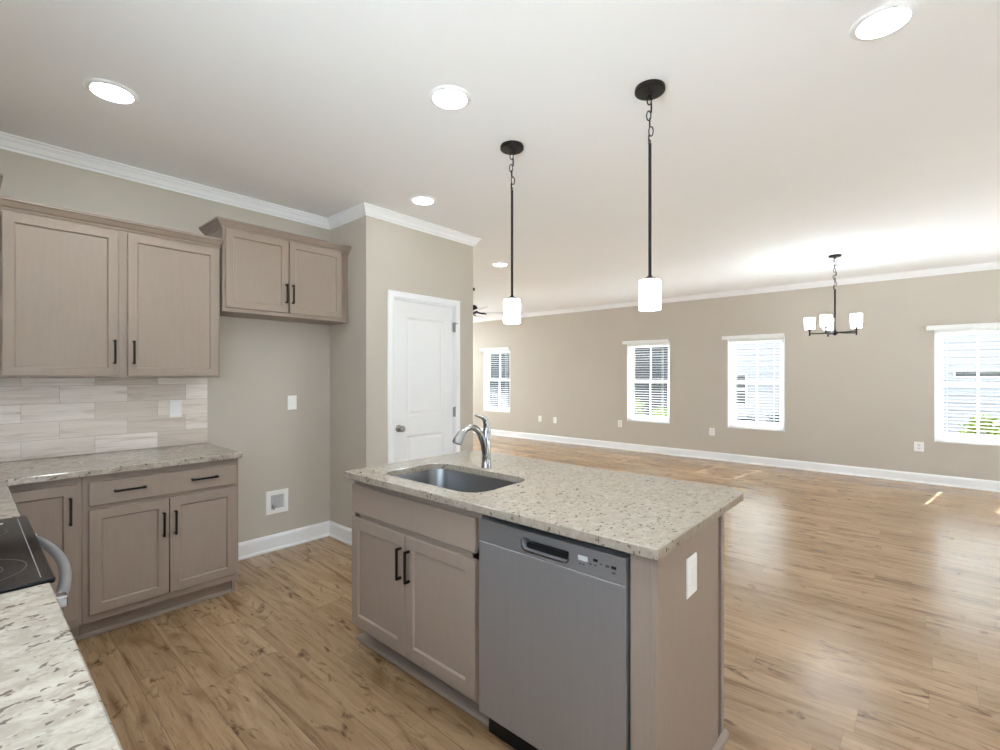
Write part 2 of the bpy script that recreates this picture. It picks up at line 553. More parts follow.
# crown moulding
CR = [(0.0, ZC-0.078), (0.009, ZC-0.078), (0.012, ZC-0.066), (0.020, ZC-0.060), (0.032, ZC-0.036), (0.044, ZC-0.022), (0.048, ZC-0.012), (0.058, ZC-0.009), (0.058, ZC-0.0005), (0.0, ZC-0.0005)]
path = [(XB, YA), (XP, YA), (XP, YP), (XP2, YP), (XP2, YL), (XF, YL), (XF, YR), (XB, YR)]
struct('trim_1', sweep(MB(), path, CR, -1, True), M['trim'], 'white crown moulding')
# baseboards
BB = [(0.0, 0.0), (0.024, 0.0), (0.024, 0.010), (0.018, 0.020), (0.015, 0.022), (0.015, 0.104), (0.011, 0.116), (0.006, 0.124), (0.0, 0.126)]
struct('baseboard_kitchen', sweep(MB(), [(1.180, YA), (XP, YA), (XP, YP), (DX0-0.057, YP)], BB, -1), M['trim'], 'white baseboard around the fridge space')
struct('baseboard_pantry', sweep(MB(), [(DX1+0.057, YP), (XP2, YP), (XP2, YL)], BB, -1), M['trim'])
struct('baseboard_left', sweep(MB(), [(LW[1]+0.02, YL), (XF-0.03, YL)], BB, -1), M['trim'])
struct('baseboard_far', sweep(MB(), [(XF, YL), (XF, YR)], BB, -1), M['trim'], 'white baseboard below the four windows')
struct('baseboard_right', sweep(MB(), [(XF-0.03, YR), (PD[1]+0.06, YR)], BB, -1), M['trim'])

# ------------------------------------------------------------------ pantry door
d1 = bpy.data.objects.new('door_1', None); COL.objects.link(d1)
d1.location = (DX0, YP, 0); WORLD[d1.name] = Vector((DX0, YP, 0))
d1['kind'] = 'structure'; d1['label'] = 'white two panel pantry door'
fr = Frame((0, YP, 0), (1, 0, 0), (0, -1, 0))
mb = MB()
cw = 0.057
CP = [(0.0, 0.0), (0.0, 0.011), (0.012, 0.016), (0.040, 0.017), (0.052, 0.012), (cw, 0.008), (cw, 0.0)]
# mitred casing: three legs as a loft around the opening
pts = [(DX0, 0.0), (DX0, DZ), (DX1, DZ), (DX1, 0.0)]
loops = []
for i, (x, z) in enumerate(pts):
    lp = []
    for o, n in CP:
        sx = -1 if i < 2 else 1
        lp.append(fr.p(x + sx*o, n + 0.0005, z + (o if i in (1, 2) else 0)))
    loops.append(lp)
mb.loft(loops)
mb.build('door_casing', M['trim'], d1)
mb = MB()
fr.mbox(mb, DX0, DX0+0.012, -0.11, 0, 0, DZ); fr.mbox(mb, DX1-0.012, DX1, -0.11, 0, 0, DZ); fr.mbox(mb, DX0+0.012, DX1-0.012, -0.11, 0, DZ-0.012, DZ)
mb.build('door_jamb', M['trim'], d1)
mb = MB()
da, db, dz0, dz1 = DX0+0.015, DX1-0.015, 0.012, DZ-0.015
nb, nf = -0.045, -0.008
# slab face with two recessed moulded panels
mid = 0.957
pan = [(2.553, 2.977, 1.040, 1.900), (2.553, 2.977, 0.215, 0.873)]
bm_ = mb
xs = [da, 2.553, 2.977, db]; zs = [dz0, 0.215, 0.873, 1.040, 1.900, dz1]
for i in range(3):
    for j in range(5):
        if i == 1 and j in (1, 3): continue
        mb.face([fr.p(xs[i], nf, zs[j]), fr.p(xs[i+1], nf, zs[j]), fr.p(xs[i+1], nf, zs[j+1]), fr.p(xs[i], nf, zs[j+1])])
for (a, b, c, d) in pan:
    R = lambda n, i: fr.rect(a, b, c, d, n, i)
    mb.loft([R(nf,0), R(nf-0.004,0.006), R(nf-0.010,0.014), R(nf-0.010,0.024), R(nf-0.003,0.046)], False, True)
for q in ((da, db, dz0, dz0), (da, db, dz1, dz1)):
    mb.face([fr.p(da, nf, q[2]), fr.p(db, nf, q[2]), fr.p(db, nb, q[2]), fr.p(da, nb, q[2])])
for x in (da, db):
    mb.face([fr.p(x, nf, dz0), fr.p(x, nf, dz1), fr.p(x, nb, dz1), fr.p(x, nb, dz0)])
mb.face([fr.p(da, nb, dz0), fr.p(db, nb, dz0), fr.p(db, nb, dz1), fr.p(da, nb, dz1)])
slab = mb.build('door_slab', M['door'], d1)
mb = MB()
kx, kz = 2.468, 0.945
mb.lathe([(0.031, 0.0), (0.031, 0.004), (0.024, 0.009), (0.012, 0.013), (0.011, 0.030), (0.016, 0.036), (0.0255, 0.045), (0.0275, 0.054), (0.024, 0.064), (0.014, 0.069)], (kx, YP+0.0085, kz), (0, -1, 0), 24)
k = mb.build('door_knob', M['nickel'], slab, smooth=True); k['label'] = 'satin nickel round door knob'
for hz in (1.85, 1.05, 0.22):
    mb = MB()
    mb.cyl((DX1-0.011, YP-0.008, hz-0.045), (DX1-0.011, YP-0.008, hz+0.045), 0.0075, 12)
    mb.cyl((DX1-0.011, YP-0.008, hz+0.045), (DX1-0.011, YP-0.008, hz+0.052), 0.005, 10)
    mb.box(DX1-0.032, DX1-0.002, YP-0.003, YP-0.0005, hz-0.045, hz+0.045)
    if hz > 1.5: mb.cyl((DX1-0.011, YP-0.010, hz+0.03), (DX1+0.016, YP-0.022, hz+0.042), 0.004, 8)
    h = mb.build('door_hinge', M['nickel'], d1); h['label'] = 'satin nickel hinge'

# ------------------------------------------------------------------ windows
def make_window(i, y0, y1):
    o = bpy.data.objects.new('window_%d' % i, None); COL.objects.link(o)
    o.location = (XF, (y0+y1)/2, WZ0); WORLD[o.name] = Vector(o.location)
    o['kind'] = 'structure'
    o['label'] = ['white window at the far left of the living room wall', 'white window looking on green grass', 'white window behind the island end, between two others', 'white window beside the chandelier, cut by the photo edge'][i-1]
    x = XF
    # painted reveal and sill lining the opening
    mb = MB()
    mb.box(x-0.004, x+0.16, y0, y0+0.014, WZ0, WZ1); mb.box(x-0.004, x+0.16, y1-0.014, y1, WZ0, WZ1)
    mb.box(x-0.004, x+0.16, y0+0.014, y1-0.014, WZ1-0.014, WZ1); mb.box(x-0.012, x+0.16, y0+0.014, y1-0.014, WZ0, WZ0+0.02, 0.003)
    mb.build('window_reveal', M['trim'], o)
    a, b, z0, z1 = y0+0.014, y1-0.014, WZ0+0.02, WZ1-0.014
    mb = MB()
    mb.box(x+0.08, x+0.15, a, a+0.035, z0, z1); mb.box(x+0.08, x+0.15, b-0.035, b, z0, z1)
    mb.box(x+0.08, x+0.15, a+0.035, b-0.035, z0, z0+0.035); mb.box(x+0.08, x+0.15, a+0.035, b-0.035, z1-0.035, z1)
    mb.build('window_frame', M['vinyl'], o)
    zm = 1.285
    for (s0, s1, dx) in ((zm-0.022, z1-0.035, 0.118), (z0+0.035, zm+0.022, 0.090)):
        mb = MB()
        p, q = a+0.035, b-0.035
        st = 0.036
        mb.box(x+dx, x+dx+0.026, p, p+st, s0, s1, 0.003); mb.box(x+dx, x+dx+0.026, q-st, q, s0, s1, 0.003)
        mb.box(x+dx, x+dx+0.026, p+st, q-st, s0, s0+0.044, 0.003); mb.box(x+dx, x+dx+0.026, p+st, q-st, s1-0.044, s1, 0.003)
        sash = mb.build('window_sash', M['vinyl'], o)
        mb = MB(); c = (p+q)/2
        mb.box(x+dx+0.004, x+dx+0.022, c-0.011, c+0.011, s0+0.044, s1-0.044)
        mb.build('muntin', M['vinyl'], sash)
        mb = MB(); mb.box(x+dx+0.011, x+dx+0.015, p+st, q-st, s0+0.044, s1-0.044)
        mb.build('window_pane', M['glass_e'], sash)
    return o

def make_blind(i, y0, y1):
    lab = ['white slat blind in the far left living room window', 'white slat blind in the window with green grass outside', 'white slat blind in the window left of the chandelier', 'white slat blind in the window at the right photo edge'][i-1]
    bl = thing('window_blind', lab, 'blind', (XF, (y0+y1)/2, WZ0), 'white slat blinds on the far wall')
    x = XF
    a, b = y0+0.022, y1-0.022
    mb = MB()
    mb.box(x-0.045, x-0.030, y0+0.004, y1+0.075, WZ1-0.030, WZ1+0.030, 0.004)
    mb.box(x-0.031, x-0.0005, y0+0.004, y0+0.016, WZ1+0.002, WZ1+0.028); mb.box(x-0.031, x-0.0005, y1+0.063, y1+0.075, WZ1-0.028, WZ1+0.028)
    mb.build('valance', M['slat'], bl)
    mb = MB(); mb.box(x+0.012, x+0.062, a, b, WZ1-0.064, WZ1-0.018)
    mb.build('head_rail', M['slat'], bl)
    zs, ze, pit = WZ0+0.075, WZ1-0.085, 0.0432
    n = int((ze - zs) / pit)
    c = x + 0.037
    hw, hn = 0.014, 0.0078
    hs = (a+0.115, b-0.115)
    for k in range(n + 1):
        z = zs + k * (ze - zs) / n
        th = 0.0028
        mb = MB()
        mb.box(c-0.025, c+0.025, a, hs[0]-hw, z, z+th)
        mb.box(c-0.025, c+0.025, hs[0]+hw, hs[1]-hw, z, z+th)
        mb.box(c-0.025, c+0.025, hs[1]+hw, b, z, z+th)
        for h in hs:
            mb.box(c-0.025, c-hn, h-hw, h+hw, z, z+th); mb.box(c+hn, c+0.025, h-hw, h+hw, z, z+th)
        mb.build('slat', M['slat'], bl)
    mb = MB(); mb.box(c-0.025, c+0.025, a, b, WZ0+0.030, WZ0+0.050, 0.003)
    mb.build('bottom_rail', M['slat'], bl)
    for h in hs:
        mb = MB()
        for dx in (-0.0265, 0.0265):
            mb.cyl((c+dx, h+0.012, WZ0+0.048), (c+dx, h+0.012, WZ1-0.062), 0.0011, 6)
        mb.build('ladder_cord', M['slat'], bl)
    return bl

for i, (a, b) in enumerate(WIN):
    make_window(i+1, a, b)
    make_blind(i+1, a, b)

# unseen glazed openings, added to let daylight in: back door, sliding doors, windows
def added_glazing(i, axis, c, a, b, z0, z1, inward, label):
    """frame with mullions and panes in an opening; axis 'y' = plane at Y"""
    o = bpy.data.objects.new('window_%d' % i, None); COL.objects.link(o)
    o.location = (c, (a+b)/2, z0) if axis == 'x' else ((a+b)/2, c, z0)
    WORLD[o.name] = Vector(o.location); o['kind'] = 'structure'; o['label'] = label
    def bx(mb, p, q, d0, d1, s, t):
        d0, d1 = c + d0*inward, c + d1*inward
        if axis == 'x': mb.box(d0, d1, p, q, s, t)
        else: mb.box(p, q, d0, d1, s, t)
    mb = MB()
    bx(mb, a, a+0.05, -0.12, -0.01, z0, z1); bx(mb, b-0.05, b, -0.12, -0.01, z0, z1)
    bx(mb, a+0.05, b-0.05, -0.12, -0.01, z1-0.05, z1); bx(mb, a+0.05, b-0.05, -0.12, -0.01, z0, z0+0.04)
    for t in (1/3, 2/3):
        m = a + (b-a)*t
        bx(mb, m-0.03, m+0.03, -0.10, -0.03, z0+0.04, z1-0.05)
    mb.build('window_frame', M['vinyl'], o)
    mb = MB(); bx(mb, a+0.05, b-0.05, -0.07, -0.065, z0+0.04, z1-0.05); mb.build('window_pane', M['glass'], o)
added_glazing(9, 'y', YR, BD[0], BD[1], BD[2], BD[3], 1, 'unseen glazed back door behind the viewpoint, added for daylight')
added_glazing(5, 'y', YR, PD[0], PD[1], PD[2], PD[3], 1, 'unseen sliding glass doors added to let daylight in')
added_glazing(6, 'x', XB, KW[0], KW[1], KW[2], KW[3], 1, 'unseen window over the foreground counter, added to light the kitchen')
added_glazing(8, 'y', YL, LW2[0], LW2[1], LW2[2], LW2[3], -1, 'unseen living room window added to brighten the ceiling')
added_glazing(7, 'y', YL, LW[0], LW[1], LW[2], LW[3], -1, 'unseen living room glass doors added for daylight')

# ------------------------------------------------------------------ base cabinets along the kitchen wall
YF = 3.270   # face frame
frA = Frame((0, YF, 0), (1, 0, 0), (0, -1, 0))
def toe_and_box(mb, x0, x1, yf, yb, notch_right=False):
    mb.box(x0, x1, yf, yb, 0.10, 0.876, 0.001)
    mb.box(x0, x1, yf+0.075, yb, 0.0, 0.1005)

cb = thing('base_cabinet', 'taupe base cabinet with two doors under the counter against the kitchen wall', 'cabinet', (0.80, 3.57, 0))
mb = MB(); toe_and_box(mb, 0.421, 1.178, YF, YA-0.002)
mb.box(1.160, 1.178, YF+0.055, YF+0.08, 0.0, 0.1)
mb.build('cabinet_box', M['cab'], cb)
mb = MB(); sweep(mb, [(0.421, YF+0.075), (1.178, YF+0.075), (1.178, YA-0.03)], [(0, 0), (0.014, 0), (0.014, 0.006), (0.008, 0.018), (0, 0.020)], -1)
mb.build('shoe_moulding', M['cab'], cb)
dr = slab_front(frA, 0.446, 1.160, 0.712, 0.838).build('drawer_front', M['cab'], cb)
bar_pull(frA, 0.617, 0.779, 0.140, False, 0.02, dr)
bar_pull(frA, 0.980, 0.779, 0.140, False, 0.02, dr)
for (a, b, hu) in ((0.446, 0.799, 0.771), (0.803, 1.160, 0.829)):
    dd = shaker(frA, a, b, 0.142, 0.690).build('cabinet_door', M['cab'], cb)
    bar_pull(frA, hu, 0.547, 0.140, True, 0.02, dd)

cc = thing('corner_cabinet', 'taupe corner base cabinet with one door beside the range', 'cabinet', (0.0, 3.57, 0))
mb = MB()
mb.box(XB+0.002, 0.419, YF, YA-0.002, 0.10, 0.876); mb.box(XB+0.002, 0.419, YF+0.075, YA-0.002, 0, 0.1005)
mb.box(XB+0.002, 0.095, 2.317, YF, 0.10, 0.876); mb.box(XB+0.002, 0.02, 2.317, YF+0.075, 0, 0.1005)
mb.build('cabinet_box', M['cab'], cc)
mb = MB(); sweep(mb, [(0.022, YF+0.075), (0.419, YF+0.075)], [(0, 0), (0.014, 0), (0.014, 0.006), (0.008, 0.018), (0, 0.020)], -1)
mb.build('shoe_moulding', M['cab'], cc)
dd = shaker(frA, 0.115, 0.399, 0.142, 0.838).build('cabinet_door', M['cab'], cc)
bar_pull(frA, 0.372, 0.705, 0.140, True, 0.02, dd)

# L shaped counter beyond the range
def slab_outline(mb, outer, z0, z1, holes=(), ch=0.003):
    """stone slab from a CCW outline with optional holes; outline points are (x, y)"""
    def ring(pts, z, inset):
        k = len(pts); out = []
        for i in range(k):
            a, b, c = Vector(pts[i-1][:2]), Vector(pts[i][:2]), Vector(pts[(i+1) % k][:2])
            d0 = (b-a).normalized(); d1 = (c-b).normalized()
            n0 = Vector((-d0.y, d0.x)); n1 = Vector((-d1.y, d1.x))
            m = (n0+n1).normalized(); s = 1/max(0.3, m.dot(n0))
            out.append((b.x+m.x*s*inset, b.y+m.y*s*inset, z))
        return out
    rings = [(outer, 1)] + [(h, -1) for h in holes]
    tops, bots = [], []
    for pts, sg in rings:
        L = [ring(pts, z1, ch*sg), ring(pts, z1-ch, 0), ring(pts, z0+ch*0.5, 0), ring(pts, z0, ch*0.5*sg)]
        V = [[mb.b.verts.new(p) for p in lp] for lp in L]
        k = len(pts)
        for a, c in zip(V, V[1:]):
            for i in range(k):
                mb.b.faces.new((a[i], a[(i+1) % k], c[(i+1) % k], c[i]))
        tops.append(V[0]); bots.append(V[-1])
    for grp in (tops, bots):
        es = []
        for vs in grp:
            for i in range(len(vs)):
                e = mb.b.edges.get((vs[i], vs[(i+1) % len(vs)])) or mb.b.edges.new((vs[i], vs[(i+1) % len(vs)]))
                es.append(e)
        bmesh.ops.triangle_fill(mb.b, edges=es, use_beauty=True, use_dissolve=False)
    return mb

CZ0, CZ1 = 0.878, 0.910
XE = 0.142
YC = 3.212
r = 0.03
inner = [(XE, YC)]
outl = [(XB+0.011, 2.316), (XE, 2.316)] + [(XE, YC-0.012), (XE+0.004, YC-0.004), (XE+0.012, YC)] + [(1.174, YC), (1.182, YC+0.003), (1.185, YC+0.010), (1.185, YA-0.011), (XB+0.011, YA-0.011)]
ct = slab_outline(MB(), outl, CZ0, CZ1).build('countertop', M['granite'], None, (0.3, 3.5, CZ0))
tag(ct, 'speckled cream stone counter running into the corner beyond the range', 'countertop')
outl = [(XB+0.011, -1.0), (XE, -1.0), (XE, 1.545), (XB+0.011, 1.545)]
ct2 = slab_outline(MB(), outl, CZ0, CZ1).build('countertop', M['granite'], None, (-0.15, 0.5, CZ0))
tag(ct2, 'speckled cream stone counter in the foreground before the range', 'countertop')
cf = thing('base_cabinet', 'taupe base cabinet under the foreground stone counter', 'cabinet', (-0.2, 0.3, 0))
mb = MB(); mb.box(XB+0.002, 0.095, -0.98, 1.543, 0.10, 0.876); mb.box(XB+0.002, 0.02, -0.98, 1.543, 0, 0.1005)
mb.build('cabinet_box', M['cab'], cf)
frB = Frame((0.095, 0, 0), (0, 1, 0), (1, 0, 0))
for a in (-0.96, -0.335, 0.29, 0.915):
    b = a + 0.61
    dr = slab_front(frB, a, b, 0.712, 0.838).build('drawer_front', M['cab'], cf)
    bar_pull(frB, (a+b)/2, 0.779, 0.14, False, 0.02, dr)
    dd = shaker(frB, a, b, 0.142, 0.69).build('cabinet_door', M['cab'], cf)
    bar_pull(frB, b-0.03, 0.547, 0.14, True, 0.02, dd)

# backsplash
mb = MB()
mb.box(-0.3, 1.186+0.3-0.3, YA-0.0095, YA-0.0005, 0.9105, 1.3855)
bs = thing('tile_backsplash', 'wood-look stacked tile backsplash above the corner counter', 'backsplash', (0.221-0.327*3, YA, 0.9105-0.1058*2*0))
mb = MB(); mb.box(XB+0.0095, 1.186, YA-0.0095, YA-0.0005, 0.9105, 1.3845, 0.001); mb.build('wall_tiles', M['tile'], bs)
mb = MB(); mb.box(XB+0.0005, XB+0.0095, 1.56, YA-0.0095, 0.9105, 1.3845, 0.001); mb.box(XB+0.0005, XB+0.0095, -1.0, 1.5598, 0.9105, 1.0, 0.001); mb.build('side_wall_tiles', M['tile'], bs)

# ------------------------------------------------------------------ wall cabinets
YU = 3.555
frU = Frame((0, YU, 0), (1, 0, 0), (0, -1, 0))
CC = [(0.0, 0.0), (0.008, 0.0), (0.012, 0.010), (0.022, 0.016), (0.040, 0.038), (0.048, 0.042), (0.048, 0.054), (0.0, 0.054)]
def cab_crown(path, z, parent):
    sweep_mb = sweep(MB(), path, [(o, z+h) for o, h in CC], -1)
    return sweep_mb.build('crown_trim', M['cab'], parent)

u1 = thing('wall_cabinet', 'taupe two-door wall cabinet over the tile backsplash', 'cabinet', (0.63, 3.72, 1.386))
mb = MB(); mb.box(0.101, 1.164, YU, YA-0.002, 1.383, 2.268, 0.001); mb.build('cabinet_box', M['cab'], u1)
cab_crown([(0.101, YU), (1.166, YU)], 2.258, u1)
for (a, b, hu) in ((0.142, 0.617, 0.598), (0.662, 1.148, 0.688)):
    dd = shaker(frU, a, b, 1.395, 2.242, rail=0.046).build('cabinet_door', M['cab'], u1)
    bar_pull(frU, hu, 1.535, 0.140, True, 0.02, dd)

u2 = thing('wall_cabinet', 'short taupe two-door cabinet hung high over the empty fridge space', 'cabinet', (1.65, 3.72, 1.835))
mb = MB(); mb.box(1.180, 2.080, YU, YA-0.002, 1.835, 2.425, 0.001)
mb.build('cabinet_box', M['cab'], u2)
mb = MB(); mb.box(2.080, XP-0.001, YU+0.03, YA-0.01, 1.835, 2.425)
mb.build('filler_strip', M['cab'], u2)
cab_crown([(1.180, YA-0.002), (1.180, YU), (2.080, YU), (2.080, YU+0.03), (XP-0.002, YU+0.03)], 2.402, u2)
for (a, b, hu) in ((1.196, 1.620, 1.603), (1.632, 2.062, 1.652)):
    dd = shaker(frU, a, b, 1.862, 2.398, rail=0.046).build('cabinet_door', M['cab'], u2)
    bar_pull(frU, hu, 2.003, 0.140, True, 0.02, dd)

u3 = thing('wall_cabinet', 'taller taupe corner wall cabinet at the left photo edge', 'cabinet', (-0.2, 3.7, 1.386))
mb = MB()
pts = [(XB+0.002, YA-0.002), (0.099, YA-0.002), (0.099, YU), (-0.185, 3.27), (XB+0.002, 3.27)]
mb.loft([[(x, y, 1.386) for x, y in pts], [(x, y, 2.395) for x, y in pts]])
mb.build('cabinet_box', M['cab'], u3)
cab_crown([(-0.185, 3.27), (0.099, YU), (0.099, YA-0.002)], 2.378, u3)
dv = Vector((0.099+0.185, YU-3.27, 0)); dl = dv.length; dv.normalize()
frC = Frame((-0.185, 3.27, 0), dv, (dv.y, -dv.x, 0))
dd = shaker(frC, 0.03, dl-0.03, 1.402, 2.365).build('cabinet_door', M['cab'], u3)
bar_pull(frC, 0.06, 1.535, 0.14, True, 0.02, dd)

# ------------------------------------------------------------------ range
rg = thing('range', 'stainless range with black glass cooktop let into the left counter', 'range', (-0.18, 1.93, 0))
mb = MB(); mb.box(XB+0.02, 0.118, 1.553, 2.308, 0.03, 0.904)
mb.box(XB+0.05, 0.08, 1.58, 2.28, 0.0, 0.0305)
mb.build('oven_body', M['blackplastic'], rg)
mb = MB(); mb.box(0.118, 0.140, 1.556, 2.305, 0.215, 0.885, 0.004); od = mb.build('oven_door', M['steel_h'], rg)
mb = MB(); mb.box(0.1395, 0.1415, 1.66, 2.20, 0.32, 0.68); mb.build('oven_window', M['glasstop'], od)
mb = MB(); mb.box(0.118, 0.140, 1.556, 2.305, 0.035, 0.205, 0.004); mb.build('storage_drawer', M['steel_h'], rg)
pts, rad = [], []
for i in range(21):
    t = i / 20
    y = 1.590 + t * (2.262 - 1.590)
    pts.append((0.160 + 0.042 * math.sin(math.pi * t) ** 0.8 if 0 < t < 1 else 0.160, y, 0.846))
    rad.append((0.013, 0.013))
mb = MB(); mb.tube(pts, rad, 12)
hd = mb.build('oven_handle', M['steel'], od, smooth=True); hd['label'] = 'bowed stainless oven handle'
for y in (1.585, 2.262):
    mb = MB(); mb.box(0.139, 0.176, y-0.017, y+0.017, 0.832, 0.860, 0.003)
    mb.build('handle_bracket', M['chrome'], hd)
mb = MB(); mb.loft([rrect(XB+0.02, 0.151, 1.551, 2.311, 0.008, 0.9045), rrect(XB+0.02, 0.153, 1.550, 2.312, 0.008, 0.912), rrect(XB+0.02, 0.149, 1.553, 2.309, 0.008, 0.917)])
cook = mb.build('cooktop', M['glasstop'], rg)
def ring(mb, cx, cy, r, z, w=0.0015):
    n = 48
    lo = [[(cx + rr*math.cos(2*math.pi*i/n), cy + rr*math.sin(2*math.pi*i/n), z+dz) for i in range(n)] for rr, dz in ((r, 0), (r, 0.0004), (r+w, 0.0004), (r+w, 0))]
    mb.loft(lo + [lo[0]], False, False)
for (cx, cy, r_) in ((0.0, 1.715, 0.112), (0.005, 2.12, 0.090), (-0.30, 1.72, 0.080), (-0.30, 2.12, 0.105)):
    mb = MB(); ring(mb, cx, cy, r_, 0.9169)
    if r_ > 0.1: ring(mb, cx, cy, r_*0.62, 0.9169)
    mb.build('burner_ring', M['ring'], cook)
mb = MB()
mb.box(0.127, 0.1290, 1.575, 2.285, 0.9168, 0.9175); mb.build('front_trim_line', M['steel_h'], cook)
mb = MB()
for i in range(4): mb.box(0.052+i*0.011, 0.060+i*0.011, 2.226+0.001*i, 2.240+0.001*i, 0.9168, 0.9173)
mb.build('printed_mark', M['slot'], cook)
mb = MB(); mb.box(XB+0.012, XB+0.06, 1.553, 2.308, 0.9172, 1.07, 0.006); bg = mb.build('back_guard', M['steel_h'], rg)
for y in (1.62, 1.70, 2.16, 2.24):
    mb = MB(); mb.cyl((XB+0.06, y, 0.995), (XB+0.085, y, 0.995), 0.019, 16, 0.016, 0.002); mb.build('control_knob', M['blackplastic'], bg)

# ------------------------------------------------------------------ island
frI = Frame((1.355, 0, 0), (0, -1, 0), (-1, 0, 0))     # u = -y
IX0, IX1 = 1.355, 1.905
isl = thing('island_cabinet', 'taupe sink base cabinet with two doors at the left end of the island', 'cabinet', (1.65, 1.75, 0))
mb = MB()
mb.box(IX0, IX1, 2.184, 2.202, 0.10, 0.876); mb.box(IX0, IX1, 1.288, 1.304, 0.10, 0.876)
mb.box(IX1-0.012, IX1, 1.304, 2.184, 0.10, 0.876); mb.box(IX0, IX1-0.012, 1.304, 2.184, 0.10, 0.118)
mb.box(IX0, IX0+0.019, 1.304, 2.184, 0.118, 0.155); mb.box(IX0, IX0+0.019, 1.304, 2.184, 0.670, 0.72); mb.box(IX0, IX0+0.019, 1.304, 2.184, 0.835, 0.876)
mb.box(IX0, IX0+0.019, 1.304, 1.34, 0.155, 0.835); mb.box(IX0, IX0+0.019, 2.15, 2.184, 0.155, 0.835); mb.box(IX0, IX0+0.019, 1.73, 1.78, 0.155, 0.67)
mb.box(IX0+0.097, IX1, 1.288, 2.202, 0.0, 0.1005)
mb.build('cabinet_box', M['cab'], isl)
mb = MB(); sweep(mb, [(IX0+0.097, 1.290), (IX0+0.097, 2.188), (IX1, 2.188)], [(0, 0), (0.062, 0), (0.062, 0.007), (0.056, 0.016), (0.046, 0.019), (0, 0.019)], 1)
mb.build('shoe_moulding', M['cab'], isl)
slab_front(frI, -2.196, -1.309, 0.700, 0.838).build('false_drawer_front', M['cab'], isl)
for (a, b, hu) in ((-2.196, -1.757, -1.783), (-1.752, -1.309, -1.722)):
    dd = shaker(frI, a, b, 0.125, 0.672, rail=0.055).build('cabinet_door', M['cab'], isl)
    bar_pull(frI, hu, 0.541, 0.146, True, 0.02, dd)

# back and end panels of the island with end post
ep = thing('island_end_panel', 'taupe end panel and back panel closing the near end of the island', 'panel', (1.65, 0.62, 0))
mb = MB(); mb.box(1.343, 1.900, 0.574, 0.592, 0.0, 0.876, 0.0015); mb.build('side_panel', M['cab'], ep)
mb = MB(); mb.box(1.347, 1.372, 0.592, 0.661, 0.0, 0.876, 0.001); mb.build('filler_post', M['cab'], ep)
mb = MB(); mb.box(1.930, 1.960, 0.572, 2.205, 0.0, 0.876, 0.002); mb.build('back_panel', M['cab'], ep)
mb = MB(); mb.box(1.906, 1.9295, 0.605, 2.200, 0.0, 0.874); mb.build('gap_shade_block', M['dark'], ep)  # near-black block painted in for shade between end and back panels
mb = MB(); sweep(mb, [(1.343, 0.573), (1.960, 0.573), (1.960, 2.2)], [(0, 0), (0.016, 0), (0.016, 0.010), (0.010, 0.024), (0, 0.030)], -1); mb.build('shoe_moulding', M['cab'], ep)

# island countertop with sink hole
TX0, TX1, TY0, TY1 = 1.295, 2.222, 0.553, 2.208
out_ = [(p[0], p[1]) for p in rrect(TX0, TX1, TY0, TY1, (0.05, 0.012, 0.012, 0.075), 0, 6)]
SX0, SX1, SY0, SY1 = 1.392, 1.786, 1.372, 2.036
hole = [(p[0], p[1]) for p in rrect(SX0, SX1, SY0, SY1, 0.095, 0, 8)]
it = slab_outline(MB(), out_, CZ0, CZ1, [hole]).build('countertop', M['granite_i'], None, (1.75, 1.38, CZ0))
tag(it, 'speckled cream stone island top, colour toned for its light, sink cut into it', 'countertop')

# sink bowl
sk = thing('sink', 'stainless undermount sink bowl set into the island top', 'sink', (1.59, 1.70, 0.69))
def bowl(e, zt, zb):
    L = []
    for (ins, z, rr) in ((-0.022, zt, 0.10), (0.0, zt, 0.095), (0.003, zt-0.01, 0.092), (0.010, zb+0.05, 0.085), (0.022, zb+0.016, 0.08), (0.050, zb, 0.07)):
        L.append(rrect(SX0+ins+e*0, SX1-ins, SY0+ins, SY1-ins, rr, z, 8))
    return L
L = bowl(0, 0.8772, 0.69)
Lo = []
for (ins, z, rr) in ((-0.022, 0.8752, 0.10), (-0.0018, 0.8752, 0.096), (0.001, 0.865, 0.094), (0.008, 0.737, 0.087), (0.020, 0.703, 0.082), (0.050, 0.687, 0.07)):
    Lo.append(rrect(SX0+ins, SX1-ins, SY0+ins, SY1-ins, rr, z, 8))
mb = MB()
mb.loft(list(reversed(Lo)) + L)
mb.build('bowl', M['sink'], sk, smooth=True)
mb = MB(); mb.lathe([(0.044, 0.0), (0.044, 0.003), (0.036, 0.0035), (0.032, -0.0005), (0.010, -0.0005)], (1.62, 1.704, 0.6902), (0, 0, 1), 24)
mb.build('drain', M['chrome'], sk, smooth=True)

# faucet
fx, fy = 1.842, 1.722
fc = thing('faucet', 'brushed nickel pull-down faucet standing behind the sink', 'faucet', (fx, fy, CZ1))
mb = MB()
mb.lathe([(0.0265, 0.0), (0.0265, 0.006), (0.0245, 0.010), (0.0235, 0.06), (0.0225, 0.14), (0.0215, 0.19), (0.016, 0.205)], (fx, fy, CZ1+0.0003), (0, 0, 1), 24)
mb.build('faucet_body', M['chrome'], fc, smooth=True)
P = [(fx-0.004, 0.955), (fx-0.011, 0.995), (fx-0.022, 1.040), (fx-0.038, 1.078), (fx-0.062, 1.110), (fx-0.092, 1.129), (fx-0.124, 1.134), (fx-0.154, 1.126), (fx-0.178, 1.108)]
mb = MB(); mb.tube([(x, fy, z) for x, z in P], [0.015, 0.017, 0.0175, 0.0175, 0.017, 0.0165, 0.016, 0.016, 0.0165], 16)
mb.build('spout', M['chrome'], fc, smooth=True)
mb = MB(); mb.tube([(fx-0.172, fy, 1.114), (fx-0.182, fy, 1.104), (fx-0.198, fy, 1.086), (fx-0.211, fy, 1.066), (fx-0.214, fy, 1.060)], [0.0175, 0.021, 0.0235, 0.0255, 0.023], 16)
mb.build('spray_head', M['nickel'], fc, smooth=True)
